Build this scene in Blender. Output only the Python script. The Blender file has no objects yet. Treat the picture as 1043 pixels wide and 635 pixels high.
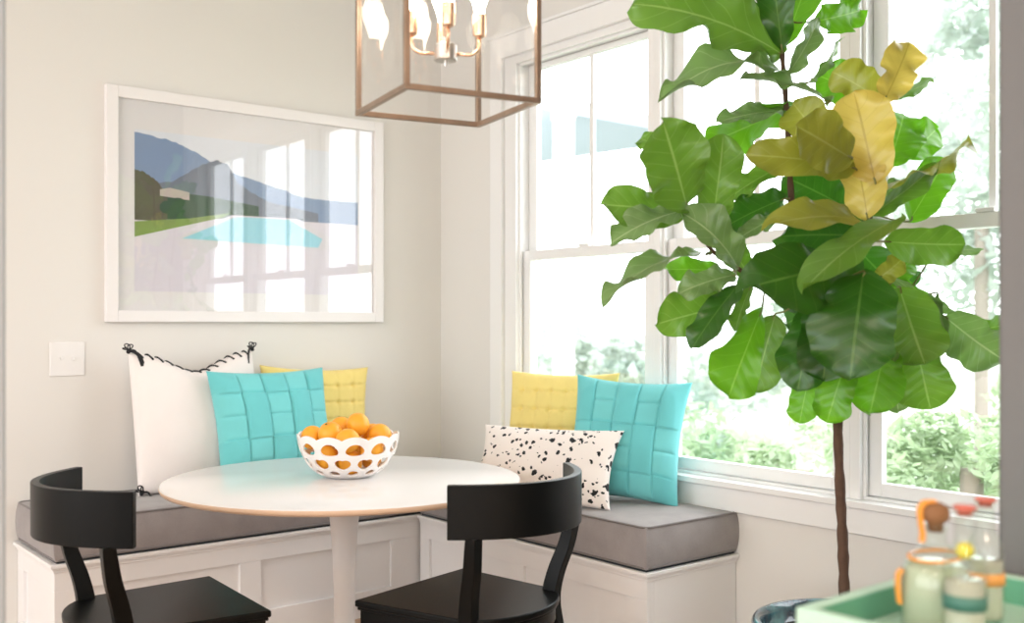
import bpy, bmesh, math, random
from mathutils import Vector, Matrix, noise
PI = math.pi
R = math.radians
scn = bpy.context.scene
COL = scn.collection
rng = random.Random(7)

# ---------------------------------------------------------------- camera frame
F = 1050.0
CXP, CYP = 521.5, 329.5
XC = (.7764, .6303)
YC = (-.6299, .7767)
CAM = Vector((-3.085, -4.388, 1.28))

def P(px, y, d):
    s = (px - CXP) / F * d
    return Vector((s*XC[0] + d*XC[1] + CAM.x, s*YC[0] + d*YC[1] + CAM.y, CAM.z - (y - CYP)*d/F))

# ---------------------------------------------------------------- helpers
def link(o, parent=None):
    COL.objects.link(o)
    if parent is not None:
        o.parent = parent
    return o

def obj(name, bm, mats, parent=None, smooth=False, bevel=0, sub=0, seg=2):
    me = bpy.data.meshes.new(name)
    bmesh.ops.recalc_face_normals(bm, faces=bm.faces[:])
    bm.to_mesh(me); bm.free()
    if not isinstance(mats, (list, tuple)):
        mats = [mats]
    for m in mats:
        me.materials.append(m)
    if smooth:
        for p in me.polygons: p.use_smooth = True
    o = bpy.data.objects.new(name, me)
    link(o, parent)
    if bevel:
        b = o.modifiers.new('bevel', 'BEVEL'); b.width = bevel; b.segments = seg
        b.limit_method = 'ANGLE'; b.angle_limit = R(40)
        for p in me.polygons: p.use_smooth = True
        try:
            b.harden_normals = True
        except Exception:
            pass
    if sub:
        s = o.modifiers.new('sub', 'SUBSURF'); s.levels = sub; s.render_levels = sub
    return o

def tag(o, label=None, cat=None, group=None, kind=None):
    if label: o['label'] = label
    if cat: o['category'] = cat
    if group: o['group'] = group
    if kind: o['kind'] = kind
    return o

def thing(name, label, cat, loc=(0, 0, 0), rz=0, group=None):
    o = bpy.data.objects.new(name, None)
    o.empty_display_size = .1
    o.location = loc
    o.rotation_euler = (0, 0, rz)
    link(o)
    return tag(o, label, cat, group)

def box(bm, x0, x1, y0, y1, z0, z1, M=None, mi=0):
    vs = [Vector((x, y, z)) for z in (z0, z1) for y in (y0, y1) for x in (x0, x1)]
    if M is not None: vs = [M @ v for v in vs]
    v = [bm.verts.new(c) for c in vs]
    for f in ((0, 2, 3, 1), (4, 5, 7, 6), (0, 1, 5, 4), (2, 6, 7, 3), (0, 4, 6, 2), (1, 3, 7, 5)):
        fc = bm.faces.new([v[i] for i in f]); fc.material_index = mi

def struct(name, bm, m, parent=None, **k):
    o = obj(name, bm, m, parent, **k)
    if parent is None: o['kind'] = 'structure'
    return o

def boxo(name, dims, m, parent=None, **k):
    bm = bmesh.new(); box(bm, *dims)
    return obj(name, bm, m, parent, **k)

def lathe(bm, prof, n=48, c=(0, 0, 0), closed=False):
    rings = []
    for r, z in prof:
        if r < 1e-5:
            rings.append([bm.verts.new((c[0], c[1], c[2]+z))])
        else:
            rings.append([bm.verts.new((c[0]+r*math.cos(2*PI*i/n), c[1]+r*math.sin(2*PI*i/n), c[2]+z)) for i in range(n)])
    for a, b in zip(rings, rings[1:]):
        for i in range(n):
            j = (i+1) % n
            if len(a) == 1 and len(b) > 1: bm.faces.new((a[0], b[i], b[j]))
            elif len(b) == 1 and len(a) > 1: bm.faces.new((a[i], a[j], b[0]))
            elif len(a) > 1: bm.faces.new((a[i], a[j], b[j], b[i]))

def tube(bm, pts, rad, n=10, cap=True):
    """swept round tube; rad is a number or a list"""
    pts = [Vector(p) for p in pts]
    if not isinstance(rad, (list, tuple)): rad = [rad]*len(pts)
    rings = []; up = None
    for i, p in enumerate(pts):
        t = (pts[min(i+1, len(pts)-1)] - pts[max(i-1, 0)]).normalized()
        if up is None:
            up = Vector((0, 0, 1)) if abs(t.z) < .9 else Vector((1, 0, 0))
        s = t.cross(up).normalized(); up = s.cross(t).normalized()
        rings.append([bm.verts.new(p + (s*math.cos(2*PI*k/n) + up*math.sin(2*PI*k/n))*rad[i]) for k in range(n)])
    for a, b in zip(rings, rings[1:]):
        for k in range(n):
            bm.faces.new((a[k], a[(k+1) % n], b[(k+1) % n], b[k]))
    if cap:
        bm.faces.new(rings[0][::-1]); bm.faces.new(rings[-1])

def sweep_rect(bm, pts, sizes, side):
    """rectangular section swept along pts; side = horizontal unit vectors, sizes=(across, along-normal)"""
    rings = []
    for i, p in enumerate(pts):
        p = Vector(p)
        t = (Vector(pts[min(i+1, len(pts)-1)]) - Vector(pts[max(i-1, 0)])).normalized()
        s = Vector(side).normalized(); nn = t.cross(s).normalized()
        a, b = sizes[i]
        rings.append([bm.verts.new(p + s*(a/2*x) + nn*(b/2*y)) for x, y in ((-1, -1), (1, -1), (1, 1), (-1, 1))])
    for a, b in zip(rings, rings[1:]):
        for k in range(4): bm.faces.new((a[k], a[(k+1) % 4], b[(k+1) % 4], b[k]))
    bm.faces.new(rings[0][::-1]); bm.faces.new(rings[-1])

def smoothpts(pts, k=6):
    """Catmull-Rom through pts (Vectors)"""
    pts = [Vector(p) for p in pts]; out = []
    for i in range(len(pts)-1):
        p0 = pts[max(i-1, 0)]; p1 = pts[i]; p2 = pts[i+1]; p3 = pts[min(i+2, len(pts)-1)]
        for j in range(k):
            t = j/k
            out.append(.5*((2*p1) + (p2-p0)*t + (2*p0-5*p1+4*p2-p3)*t*t + (3*p1-p0-3*p2+p3)*t**3))
    out.append(pts[-1]); return out

def prism(bm, poly, z0, z1, mi=0):
    a = [bm.verts.new((x, y, z0)) for x, y in poly]; b = [bm.verts.new((x, y, z1)) for x, y in poly]
    n = len(poly)
    bm.faces.new(a[::-1]).material_index = mi; bm.faces.new(b).material_index = mi
    for i in range(n): bm.faces.new((a[i], a[(i+1) % n], b[(i+1) % n], b[i])).material_index = mi

# ---------------------------------------------------------------- materials
def mat(name, col, rough=.5, metal=0, spec=.5, bump=0, bscale=200, var=0, vscale=5, coat=0, sheen=0):
    m = bpy.data.materials.new(name); m.use_nodes = True
    nt = m.node_tree; b = nt.nodes['Principled BSDF']
    b.inputs['Base Color'].default_value = (*col, 1)
    b.inputs['Roughness'].default_value = rough
    b.inputs['Metallic'].default_value = metal
    b.inputs['Specular IOR Level'].default_value = spec
    b.inputs['Coat Weight'].default_value = coat
    b.inputs['Sheen Weight'].default_value = sheen
    tc = nt.nodes.new('ShaderNodeTexCoord')
    if bump:
        n = nt.nodes.new('ShaderNodeTexNoise'); n.inputs['Scale'].default_value = bscale
        bp = nt.nodes.new('ShaderNodeBump'); bp.inputs['Strength'].default_value = bump
        bp.inputs['Distance'].default_value = .002
        nt.links.new(tc.outputs['Object'], n.inputs['Vector'])
        nt.links.new(n.outputs['Fac'], bp.inputs['Height'])
        nt.links.new(bp.outputs['Normal'], b.inputs['Normal'])
    if var:
        n = nt.nodes.new('ShaderNodeTexNoise'); n.inputs['Scale'].default_value = vscale
        n.inputs['Detail'].default_value = 4
        mx = nt.nodes.new('ShaderNodeMix'); mx.data_type = 'RGBA'
        mx.inputs[6].default_value = (*[c*(1-var) for c in col], 1)
        mx.inputs[7].default_value = (*[min(1, c*(1+var)) for c in col], 1)
        nt.links.new(tc.outputs['Object'], n.inputs['Vector'])
        nt.links.new(n.outputs['Fac'], mx.inputs[0])
        nt.links.new(mx.outputs[2], b.inputs['Base Color'])
    return m

def glassy(name, tint=(1, 1, 1), ior=1.5, rough=0.0):
    """thin pane: clear transmission plus fresnel mirror"""
    m = bpy.data.materials.new(name); m.use_nodes = True
    nt = m.node_tree; nt.nodes.clear()
    out = nt.nodes.new('ShaderNodeOutputMaterial'); mx = nt.nodes.new('ShaderNodeMixShader')
    tr = nt.nodes.new('ShaderNodeBsdfTransparent'); gl = nt.nodes.new('ShaderNodeBsdfGlossy')
    lw = nt.nodes.new('ShaderNodeLayerWeight'); lw.inputs[0].default_value = .5
    pw = nt.nodes.new('ShaderNodeMath'); pw.operation = 'POWER'; pw.inputs[1].default_value = 5
    f0 = ((ior-1)/(ior+1))**2
    ma = nt.nodes.new('ShaderNodeMath'); ma.operation = 'MULTIPLY_ADD'; ma.inputs[1].default_value = 1-f0; ma.inputs[2].default_value = f0
    nt.links.new(lw.outputs['Facing'], pw.inputs[0]); nt.links.new(pw.outputs[0], ma.inputs[0])
    tr.inputs['Color'].default_value = (*tint, 1); gl.inputs['Roughness'].default_value = rough
    pass
    nt.links.new(ma.outputs[0], mx.inputs[0]); nt.links.new(tr.outputs[0], mx.inputs[1])
    nt.links.new(gl.outputs[0], mx.inputs[2]); nt.links.new(mx.outputs[0], out.inputs[0])
    return m

def emis(name, col, s):
    m = bpy.data.materials.new(name); m.use_nodes = True
    b = m.node_tree.nodes['Principled BSDF']
    b.inputs['Base Color'].default_value = (1, 1, 1, 1)
    b.inputs['Emission Color'].default_value = (*col, 1); b.inputs['Emission Strength'].default_value = s
    return m

WALL = mat('wall_paint', (.78, .755, .715), .85, bump=.12, bscale=350)
CEIL = mat('ceiling_paint', (.85, .84, .82), .9)
TRIM = mat('trim_white', (.88, .87, .86), .4, bump=.03, bscale=40)
BENCHW = mat('bench_white', (.89, .87, .86), .4, bump=.03, bscale=60)
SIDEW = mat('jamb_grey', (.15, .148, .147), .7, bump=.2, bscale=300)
LEFTW = mat('jamb_pale', (.42, .46, .49), .7)
BLACK = mat('black_lacquer', (.004, .0045, .0045), .36, spec=.16, bump=.03, bscale=120)
TABW = mat('table_white', (.90, .885, .88), .16, spec=.4)
TABEDGE = mat('table_edge', (.80, .58, .42), .35)
TABBASE = mat('table_base', (.72, .69, .67), .3)
BRONZE = mat('bronze', (.33, .24, .18), .35, metal=.85, var=.3, vscale=20)
COPPER = mat('copper_brass', (.86, .56, .38), .24, metal=1)
NICKEL = mat('nickel', (.6, .58, .55), .3, metal=1)
BULB = emis('bulb_glow', (1, .88, .72), 18)
PANE = glassy('clear_glass')
PICGL = glassy('picture_glass', ior=1.75)
FRAMEW = mat('frame_white', (.86, .83, .82), .35)
MATB = mat('mat_board', (.88, .86, .86), .8)
PLATE = mat('switch_plate', (.86, .84, .82), .3)
CHINA = mat('white_ceramic', (.88, .84, .82), .18, spec=.6)
ORANGE = mat('orange_peel', (1.0, .42, .03), .38, bump=.35, bscale=260, var=.1, vscale=9)
ORCALYX = mat('calyx', (.16, .18, .05), .6)
MINT = mat('mint_paint', (.46, .66, .54), .35)
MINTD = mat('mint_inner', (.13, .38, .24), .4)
BRASS = mat('tray_leg_brass', (.7, .5, .25), .3, metal=1)
SOIL = mat('soil', (.05, .035, .025), .95, bump=1, bscale=60)
BARK = mat('bark', (.11, .062, .04), .9, bump=.9, bscale=55, var=.45, vscale=30)
CORK = mat('cork', (.22, .10, .04), .8, bump=.3, bscale=200)
ORLEATH = mat('orange_leather', (.85, .33, .04), .5)
REDCAP = mat('red_cap', (.55, .12, .08), .4)
LABELGR = mat('label_green', (.05, .16, .12), .5)
LABELOR = mat('label_orange', (.75, .33, .08), .5)

def fabric(name, col, var=.06, sc=900, rough=.9, bump=.35):
    """fine woven cloth: crossing waves for warp and weft"""
    m = bpy.data.materials.new(name); m.use_nodes = True
    nt = m.node_tree; b = nt.nodes['Principled BSDF']
    b.inputs['Roughness'].default_value = rough; b.inputs['Sheen Weight'].default_value = .25
    b.inputs['Specular IOR Level'].default_value = .2
    tc = nt.nodes.new('ShaderNodeTexCoord')
    n = nt.nodes.new('ShaderNodeTexNoise'); n.inputs['Scale'].default_value = sc; n.inputs['Detail'].default_value = 1
    n2 = nt.nodes.new('ShaderNodeTexNoise'); n2.inputs['Scale'].default_value = 14
    ad = nt.nodes.new('ShaderNodeMath'); ad.operation = 'ADD'; hf = nt.nodes.new('ShaderNodeMath'); hf.operation = 'MULTIPLY'; hf.inputs[1].default_value = .5
    mx = nt.nodes.new('ShaderNodeMix'); mx.data_type = 'RGBA'
    mx.inputs[6].default_value = (*[c*(1-var*2) for c in col], 1)
    mx.inputs[7].default_value = (*[min(1, c*(1+var*2)) for c in col], 1)
    bp = nt.nodes.new('ShaderNodeBump'); bp.inputs['Strength'].default_value = bump; bp.inputs['Distance'].default_value = .001
    L = nt.links.new
    L(tc.outputs['Object'], n.inputs['Vector']); L(tc.outputs['Object'], n2.inputs['Vector'])
    L(n.outputs['Fac'], ad.inputs[0]); L(n2.outputs['Fac'], ad.inputs[1]); L(ad.outputs[0], hf.inputs[0])
    L(hf.outputs[0], mx.inputs[0]); L(mx.outputs[2], b.inputs['Base Color'])
    L(n.outputs['Fac'], bp.inputs['Height']); L(bp.outputs['Normal'], b.inputs['Normal'])
    return m

GREYF = fabric('grey_linen', (.33, .30, .295), .16, 420)
GREYP = fabric('grey_piping', (.20, .18, .175), .05)
DARKBASE = mat('cushion_underside', (.03, .035, .04), .9)
WHITEF = fabric('white_cotton', (.86, .80, .77), .02)
TURQ = fabric('turquoise_cloth', (.185, .61, .62), .05)
TURQ2 = fabric('turquoise_strap', (.155, .56, .575), .05)
YELL = fabric('yellow_cloth', (.87, .70, .24), .05)
BLKYARN = mat('black_yarn', (.02, .02, .022), .9)

def dalmatian():
    m = fabric('spotted_cloth', (.88, .80, .75), .02)
    nt = m.node_tree; b = nt.nodes['Principled BSDF']; L = nt.links.new
    tc = nt.nodes.new('ShaderNodeTexCoord')
    nz = nt.nodes.new('ShaderNodeTexNoise'); nz.inputs['Scale'].default_value = 45
    mixv = nt.nodes.new('ShaderNodeMix'); mixv.data_type = 'RGBA'; mixv.blend_type = 'LINEAR_LIGHT'; mixv.inputs[0].default_value = .012
    L(tc.outputs['Object'], nz.inputs['Vector'])
    L(tc.outputs['Object'], mixv.inputs[6]); L(nz.outputs['Color'], mixv.inputs[7])
    prev = None
    for sc, th in ((25, .24), (44, .25)):
        vo = nt.nodes.new('ShaderNodeTexVoronoi'); vo.inputs['Scale'].default_value = sc
        L(mixv.outputs[2], vo.inputs['Vector'])
        sep = nt.nodes.new('ShaderNodeSeparateColor'); L(vo.outputs['Color'], sep.inputs[0])
        mul = nt.nodes.new('ShaderNodeMath'); mul.operation = 'MULTIPLY'; mul.inputs[1].default_value = th*1.5
        L(sep.outputs[0], mul.inputs[0])
        lt = nt.nodes.new('ShaderNodeMath'); lt.operation = 'LESS_THAN'
        L(vo.outputs['Distance'], lt.inputs[0]); L(mul.outputs[0], lt.inputs[1])
        if prev is None: prev = lt.outputs[0]
        else:
            mxm = nt.nodes.new('ShaderNodeMath'); mxm.operation = 'MAXIMUM'
            L(prev, mxm.inputs[0]); L(lt.outputs[0], mxm.inputs[1]); prev = mxm.outputs[0]
    src = b.inputs['Base Color'].links[0].from_socket
    mx = nt.nodes.new('ShaderNodeMix'); mx.data_type = 'RGBA'
    L(prev, mx.inputs[0]); L(src, mx.inputs[6]); mx.inputs[7].default_value = (.015, .016, .018, 1)
    L(mx.outputs[2], b.inputs['Base Color'])
    return m
DALM = dalmatian()

def wood_floor():
    m = bpy.data.materials.new('oak_floor'); m.use_nodes = True
    nt = m.node_tree; b = nt.nodes['Principled BSDF']; L = nt.links.new
    tc = nt.nodes.new('ShaderNodeTexCoord')
    br = nt.nodes.new('ShaderNodeTexBrick'); br.inputs['Scale'].default_value = 1
    br.inputs['Brick Width'].default_value = 1.4; br.inputs['Row Height'].default_value = .12
    br.inputs['Mortar Size'].default_value = .002
    br.inputs['Color1'].default_value = (.54, .35, .21, 1); br.inputs['Color2'].default_value = (.46, .29, .17, 1)
    br.inputs['Mortar'].default_value = (.08, .04, .02, 1)
    L(tc.outputs['Object'], br.inputs['Vector']); L(br.outputs['Color'], b.inputs['Base Color'])
    b.inputs['Roughness'].default_value = .35
    return m
FLOOR = wood_floor()

def glaze():
    m = mat('blue_glaze', (.02, .08, .11), .12, spec=.8, coat=.6)
    nt = m.node_tree; b = nt.nodes['Principled BSDF']; L = nt.links.new
    tc = nt.nodes.new('ShaderNodeTexCoord'); n = nt.nodes.new('ShaderNodeTexNoise')
    n.inputs['Scale'].default_value = 16; n.inputs['Detail'].default_value = 6
    cr = nt.nodes.new('ShaderNodeValToRGB')
    cr.color_ramp.elements[0].position = .42; cr.color_ramp.elements[0].color = (.01, .035, .06, 1)
    cr.color_ramp.elements[1].position = .7; cr.color_ramp.elements[1].color = (.10, .28, .29, 1)
    L(tc.outputs['Object'], n.inputs['Vector']); L(n.outputs['Fac'], cr.inputs[0]); L(cr.outputs[0], b.inputs['Base Color'])
    return m
GLAZE = glaze()

def leafmat(name, c1, c2, vein, trans):
    """fig leaf: UV.x -1..1 across, UV.y 0..1 along; pale midrib and side veins, light passes through"""
    m = bpy.data.materials.new(name); m.use_nodes = True
    nt = m.node_tree; b = nt.nodes['Principled BSDF']; L = nt.links.new
    out = nt.nodes['Material Output']
    uv = nt.nodes.new('ShaderNodeUVMap'); sp = nt.nodes.new('ShaderNodeSeparateXYZ'); L(uv.outputs[0], sp.inputs[0])
    def M(op, a, bb=None, c=None):
        n = nt.nodes.new('ShaderNodeMath'); n.operation = op
        for i, s in enumerate((a, bb, c)):
            if s is None: continue
            if isinstance(s, (int, float)): n.inputs[i].default_value = s
            else: L(s, n.inputs[i])
        return n.outputs[0]
    au = M('ABSOLUTE', M('SUBTRACT', M('MULTIPLY', sp.outputs[0], 2), 1))
    mid = M('LESS_THAN', au, .035)
    ph = M('FRACT', M('SUBTRACT', M('MULTIPLY', sp.outputs[1], 7.0), M('MULTIPLY', au, 1.5)))
    lat = M('LESS_THAN', M('ABSOLUTE', M('SUBTRACT', ph, .5)), .03)
    lat = M('MULTIPLY', lat, .4)
    v = M('MAXIMUM', mid, lat)
    tc = nt.nodes.new('ShaderNodeTexCoord'); n = nt.nodes.new('ShaderNodeTexNoise'); n.inputs['Scale'].default_value = 9
    L(tc.outputs['Object'], n.inputs['Vector'])
    m1 = nt.nodes.new('ShaderNodeMix'); m1.data_type = 'RGBA'; L(n.outputs['Fac'], m1.inputs[0])
    m1.inputs[6].default_value = (*c1, 1); m1.inputs[7].default_value = (*c2, 1)
    m2 = nt.nodes.new('ShaderNodeMix'); m2.data_type = 'RGBA'; L(v, m2.inputs[0]); L(m1.outputs[2], m2.inputs[6])
    m2.inputs[7].default_value = (*vein, 1)
    L(m2.outputs[2], b.inputs['Base Color']); b.inputs['Roughness'].default_value = .30
    b.inputs['Specular IOR Level'].default_value = .65
    hgt = M('COSINE', M('MULTIPLY', ph, 6.2832))
    bp = nt.nodes.new('ShaderNodeBump'); bp.inputs['Strength'].default_value = .10; bp.inputs['Distance'].default_value = .003
    L(hgt, bp.inputs['Height']); L(bp.outputs['Normal'], b.inputs['Normal'])
    tr = nt.nodes.new('ShaderNodeBsdfTranslucent')
    m3 = nt.nodes.new('ShaderNodeMix'); m3.data_type = 'RGBA'; m3.inputs[0].default_value = .45
    L(m2.outputs[2], m3.inputs[6]); m3.inputs[7].default_value = (*trans, 1)
    L(m3.outputs[2], tr.inputs['Color'])
    mx = nt.nodes.new('ShaderNodeMixShader'); mx.inputs[0].default_value = .38
    L(b.outputs[0], mx.inputs[1]); L(tr.outputs[0], mx.inputs[2]); L(mx.outputs[0], out.inputs[0])
    return m
LEAF = {
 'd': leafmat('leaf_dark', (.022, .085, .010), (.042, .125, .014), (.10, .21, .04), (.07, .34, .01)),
 'g': leafmat('leaf_green', (.095, .22, .028), (.15, .29, .04), (.28, .42, .12), (.22, .55, .02)),
 'b': leafmat('leaf_bright', (.10, .30, .015), (.15, .38, .018), (.26, .50, .07), (.24, .78, .01)),
 's': leafmat('leaf_sage', (.13, .23, .075), (.20, .32, .12), (.38, .48, .26), (.24, .48, .06)),
 'y': leafmat('leaf_yellow', (.60, .47, .09), (.72, .56, .13), (.48, .34, .06), (.80, .66, .10)),  # yellow blade with browner veins
 'o': leafmat('leaf_olive', (.24, .27, .035), (.36, .34, .05), (.42, .43, .11), (.44, .52, .03)),
}

# ================================================================ SETTING
H = 3.10
floor = struct('floor', (lambda b: (box(b, -6.5, .2, -7.5, .2, -.1, 0), b)[1])(bmesh.new()), FLOOR)
struct('ceiling', (lambda b: (box(b, -6.5, .2, -7.5, .2, H, H+.1), b)[1])(bmesh.new()), CEIL)
struct('wall_left', (lambda b: (box(b, -6.5, .14, 0, .14, 0, H), b)[1])(bmesh.new()), WALL)
# window wall with one long opening
WY0, WY1, WZ0, WZ1 = -.53, -3.30, .665, 2.545
b = bmesh.new()
box(b, 0, .14, WY0, 0, 0, H); box(b, 0, .14, -7.5, WY1, 0, H)
box(b, 0, .14, WY1, WY0, 0, WZ0); box(b, 0, .14, WY1, WY0, WZ1, H)
struct('wall_window', b, WALL)
# the stub walls that edge the view
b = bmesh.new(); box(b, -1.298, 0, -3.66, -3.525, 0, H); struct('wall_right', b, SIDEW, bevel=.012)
b = bmesh.new(); box(b, -3.4, -2.616, -2.35, -2.213, 0, H); struct('wall_near', b, LEFTW, bevel=.01)
# the rest of the open room behind: walls with wide openings to daylight
b = bmesh.new()
box(b, -6.5, -6.36, -7.5, 0, 0, .5); box(b, -6.5, -6.36, -7.5, 0, 2.7, H)
for y in (-7.5, -5.1, -2.6, -.25): box(b, -6.5, -6.36, y, y+.25, .5, 2.7)
struct('wall_west', b, WALL)
b = bmesh.new()
box(b, -6.5, 0, -7.5, -7.36, 0, .9); box(b, -6.5, 0, -7.5, -7.36, 2.4, H)
for x, x2 in ((-6.5, -4.9), (-3.2, 0)): box(b, x, x2, -7.5, -7.36, .9, 2.4)
struct('wall_back', b, WALL)

# window casing, stool, apron
def trimobj(name, dims, m=TRIM, bev=.003):
    bm = bmesh.new()
    for d in dims: box(bm, *d)
    return struct(name, bm, m, bevel=bev)
trimobj('trim_1', [(-.022, 0, WY0, -.443, .687, 2.645)])
trimobj('trim_2', [(-.024, 0, -3.39, WY0, 2.545, 2.645), (-.034, 0, -3.39, -.435, 2.645, 2.66)])
trimobj('trim_3', [(-.04, .13, -3.36, -.443, .664, .687)])
trimobj('trim_4', [(-.022, 0, -3.34, -.443, .575, .664)])
trimobj('trim_5', [(-.022, 0, -3.39, WY1, .687, 2.545)])

def window(name, y0, y1, jl, jr):
    root = bpy.data.objects.new(name, None); root['kind'] = 'structure'; root.location = (0, y0, WZ0); link(root)
    def bx_(nm, dl, m, bev=.003):
        bm = bmesh.new()
        for (x0, x1, a, c, z0, z1) in dl: box(bm, x0, x1, a - y0, c - y0, z0-WZ0, z1-WZ0)
        return obj(nm, bm, m, root, bevel=bev)
    gl, gr = y0 - jl, y1 + jr        # inside of jambs
    bx_('window_frame', [(0, .135, gl, y0, .687, 2.545), (0, .135, y1, gr, .687, 2.545), (0, .135, gr, gl, 2.51, 2.545),
                         (.02, .135, gr, gl, .687, .697),
                         (.018, .032, gl-.012, gl, .697, 2.51), (.018, .032, gr, gr+.012, .697, 2.51), (.018, .032, gr, gl, 2.498, 2.51)], TRIM, .002)
    st = .055
    g0, g1 = gl-.001-st, gr+.001+st
    def sash(nm, x0, x1, z0, z1, rb, rt, munt):
        dl = [(x0, x1, g0, gl-.001, z0, z1), (x0, x1, gr+.001, g1, z0, z1), (x0, x1, g1, g0, z0, z0+rb), (x0, x1, g1, g0, z1-rt, z1)]
        s = bx_(nm, dl, TRIM)
        xm = (x0+x1)/2
        bm = bmesh.new()
        box(bm, xm-.002, xm+.002, g1-y0, g0-y0, z0+rb-WZ0, z1-rt-WZ0)
        p = obj('glass_pane', bm, PANE, s)
        if munt:
            c = (g0+g1)/2
            bm = bmesh.new(); box(bm, xm-.008, xm+.008, c-.011-y0, c+.011-y0, z0+rb-WZ0, z1-rt-WZ0)
            obj('muntin', bm, TRIM, s)
        return s
    sash('lower_sash', .04, .072, .70, 1.622, .045, .045, False)
    sash('upper_sash', .08, .112, 1.578, 2.508, .04, .028, True)
    bm = bmesh.new(); yc = (g0+g1)/2
    box(bm, .036, .06, yc-.03-y0, yc+.03-y0, 1.622-WZ0, 1.636-WZ0)
    obj('sash_lock', bm, TRIM, root, bevel=.003)
window('window_1', -.53, -1.50, .085, .033)
window('window_2', -1.50, -2.40, .033, .038)
window('window_3', -2.40, -3.30, .038, .05)

# light switch
sw = thing('light_switch', 'white double toggle light switch plate on the left wall below the framed picture', 'light switch', (-1.851, 0, 1.135))
b = bmesh.new(); box(b, -.068, .068, -.007, 0, -.069, .069); obj('cover_plate', b, PLATE, sw, bevel=.004, seg=3)
for s in (-1, 1):
    b = bmesh.new(); box(b, s*.024-.005, s*.024+.005, -.018, -.006, -.002*s-.004, -.002*s+.010)
    t = obj('toggle', b, PLATE, sw, bevel=.002)
    for z in (-.032, .032):
        b = bmesh.new(); tube(b, [(s*.024, -.006, z), (s*.024, -.0085, z)], .0035, 10)
        obj('screw', b, PLATE, sw)

# ================================================================ PICTURE
pic = thing('framed_picture', 'large white framed poolside landscape print hanging on the left wall above the bench', 'picture', (-1.037, -.002, 1.778))
hw, hh = .668, .4925
b = bmesh.new()
fw = .048
box(b, -hw, -hw+fw, -.034, 0, -hh, hh); box(b, hw-fw, hw, -.034, 0, -hh, hh)
box(b, -hw+fw, hw-fw, -.034, 0, hh-fw, hh); box(b, -hw+fw, hw-fw, -.034, 0, -hh, -hh+fw)
obj('frame', b, FRAMEW, pic, bevel=.002)
b = bmesh.new(); box(b, -hw+fw, hw-fw, -.010, -.004, -hh+fw, hh-fw); obj('mat_board', b, MATB, pic)
px0, px1, pz0, pz1 = -1.583+1.037, -.502+1.037, 1.416-1.778, 2.10-1.778
def flat(nm, c): return mat(nm, c, .55)
ART = [flat('art_deck', (.80, .76, .83)), flat('art_sky', (.84, .87, .93)), flat('art_far_hill', (.26, .36, .54)),
       flat('art_near_hill', (.20, .23, .29)), flat('art_lawn', (.26, .37, .10)), flat('art_shrub', (.04, .10, .05)),
       flat('art_water', (.36, .74, .86)), flat('art_earth', (.13, .12, .08)), flat('art_house', (.60, .52, .48)), flat('art_rim', (.78, .76, .80))]
def art():
    bm = bmesh.new(); W_ = px1-px0; H_ = pz1-pz0; lay = [0]
    def poly(pts, mi):
        lay[0] += 1; y = -.0105 - .00006*lay[0]
        vs = [bm.verts.new((px0+u*W_, y, pz0+v*H_)) for u, v in pts]
        f = bm.faces.new(vs); f.material_index = mi
    box(bm, px0, px1, -.0105, -.010, pz0, pz1)
    poly([(0, .50), (1, .50), (1, 1), (0, 1)], 1)
    r2 = random.Random(3)
    def ridge(pts, base, mi, rough=.012):
        out = []
        for (u0, v0), (u1, v1) in zip(pts, pts[1:]):
            for k in range(8):
                t = k/8; out.append((u0+(u1-u0)*t, v0+(v1-v0)*t + (r2.random()-.5)*rough))
        out.append(pts[-1])
        poly(out + [(pts[-1][0], base), (pts[0][0], base)], mi)
    ridge([(0, .985), (.14, .955), (.24, .90), (.36, .80), (.55, .73), (.75, .66), (1, .66)], .5, 2)
    ridge([(.06, .66), (.16, .70), (.25, .80), (.33, .86), (.38, .84), (.43, .72), (.55, .62), (.8, .56)], .5, 3)
    poly([(0, .44), (.52, .50), (.52, .58), (.30, .62), (0, .64)], 5)
    ridge([(0, .75), (.04, .74), (.09, .69), (.13, .60)], .44, 7)
    poly([(.10, .60), (.22, .585), (.22, .635), (.14, .655), (.10, .64)], 8)
    for cu, cv, r in ((.17, .535, .045), (.21, .52, .035), (.13, .53, .03), (.33, .565, .035), (.43, .55, .03)):
        poly([(cu+r*math.cos(a/10*PI)*(1+.12*r2.random()), cv+r*1.3*math.sin(a/10*PI)*(1+.12*r2.random())) for a in range(20)], 5)
    poly([(0, .335), (0, .43), (.22, .47), (.40, .525), (.36, .49)], 4)
    poly([(.15, .33), (.40, .51), (.70, .515), (.88, .38), (.86, .31)], 9)
    poly([(.19, .34), (.42, .50), (.66, .505), (.82, .385), (.80, .325)], 6)
    return bm
obj('print', art(), ART, pic)
b = bmesh.new(); box(b, -hw+fw, hw-fw, -.018, -.016, -hh+fw, hh-fw); obj('glass', b, PICGL, pic)

# ================================================================ BENCHES
def shaker(bm, a0, a1, face, stiles, z0, z1, axis, pt, pb):
    """panelled front in world coords: face plane at `face`, recessed 12 mm panels. axis 'x': runs along X facing -Y; axis 'y': runs along Y facing -X"""
    def bb(u0, u1, w0, w1, zz0, zz1):
        if axis == 'x': box(bm, u0, u1, w0, w1, zz0, zz1)
        else: box(bm, w0, w1, u0, u1, zz0, zz1)
    t = .014
    bb(a0, a1, face+t, face+t+.02, z0, z1)
    bb(a0, a1, face, face+t, pt, z1); bb(a0, a1, face, face+t, z0, pb)
    for s0, s1 in stiles: bb(s0, s1, face, face+t, pb, pt)

def mould(bm, path, zs, axis_out):
    pass

ZL = .42
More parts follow.
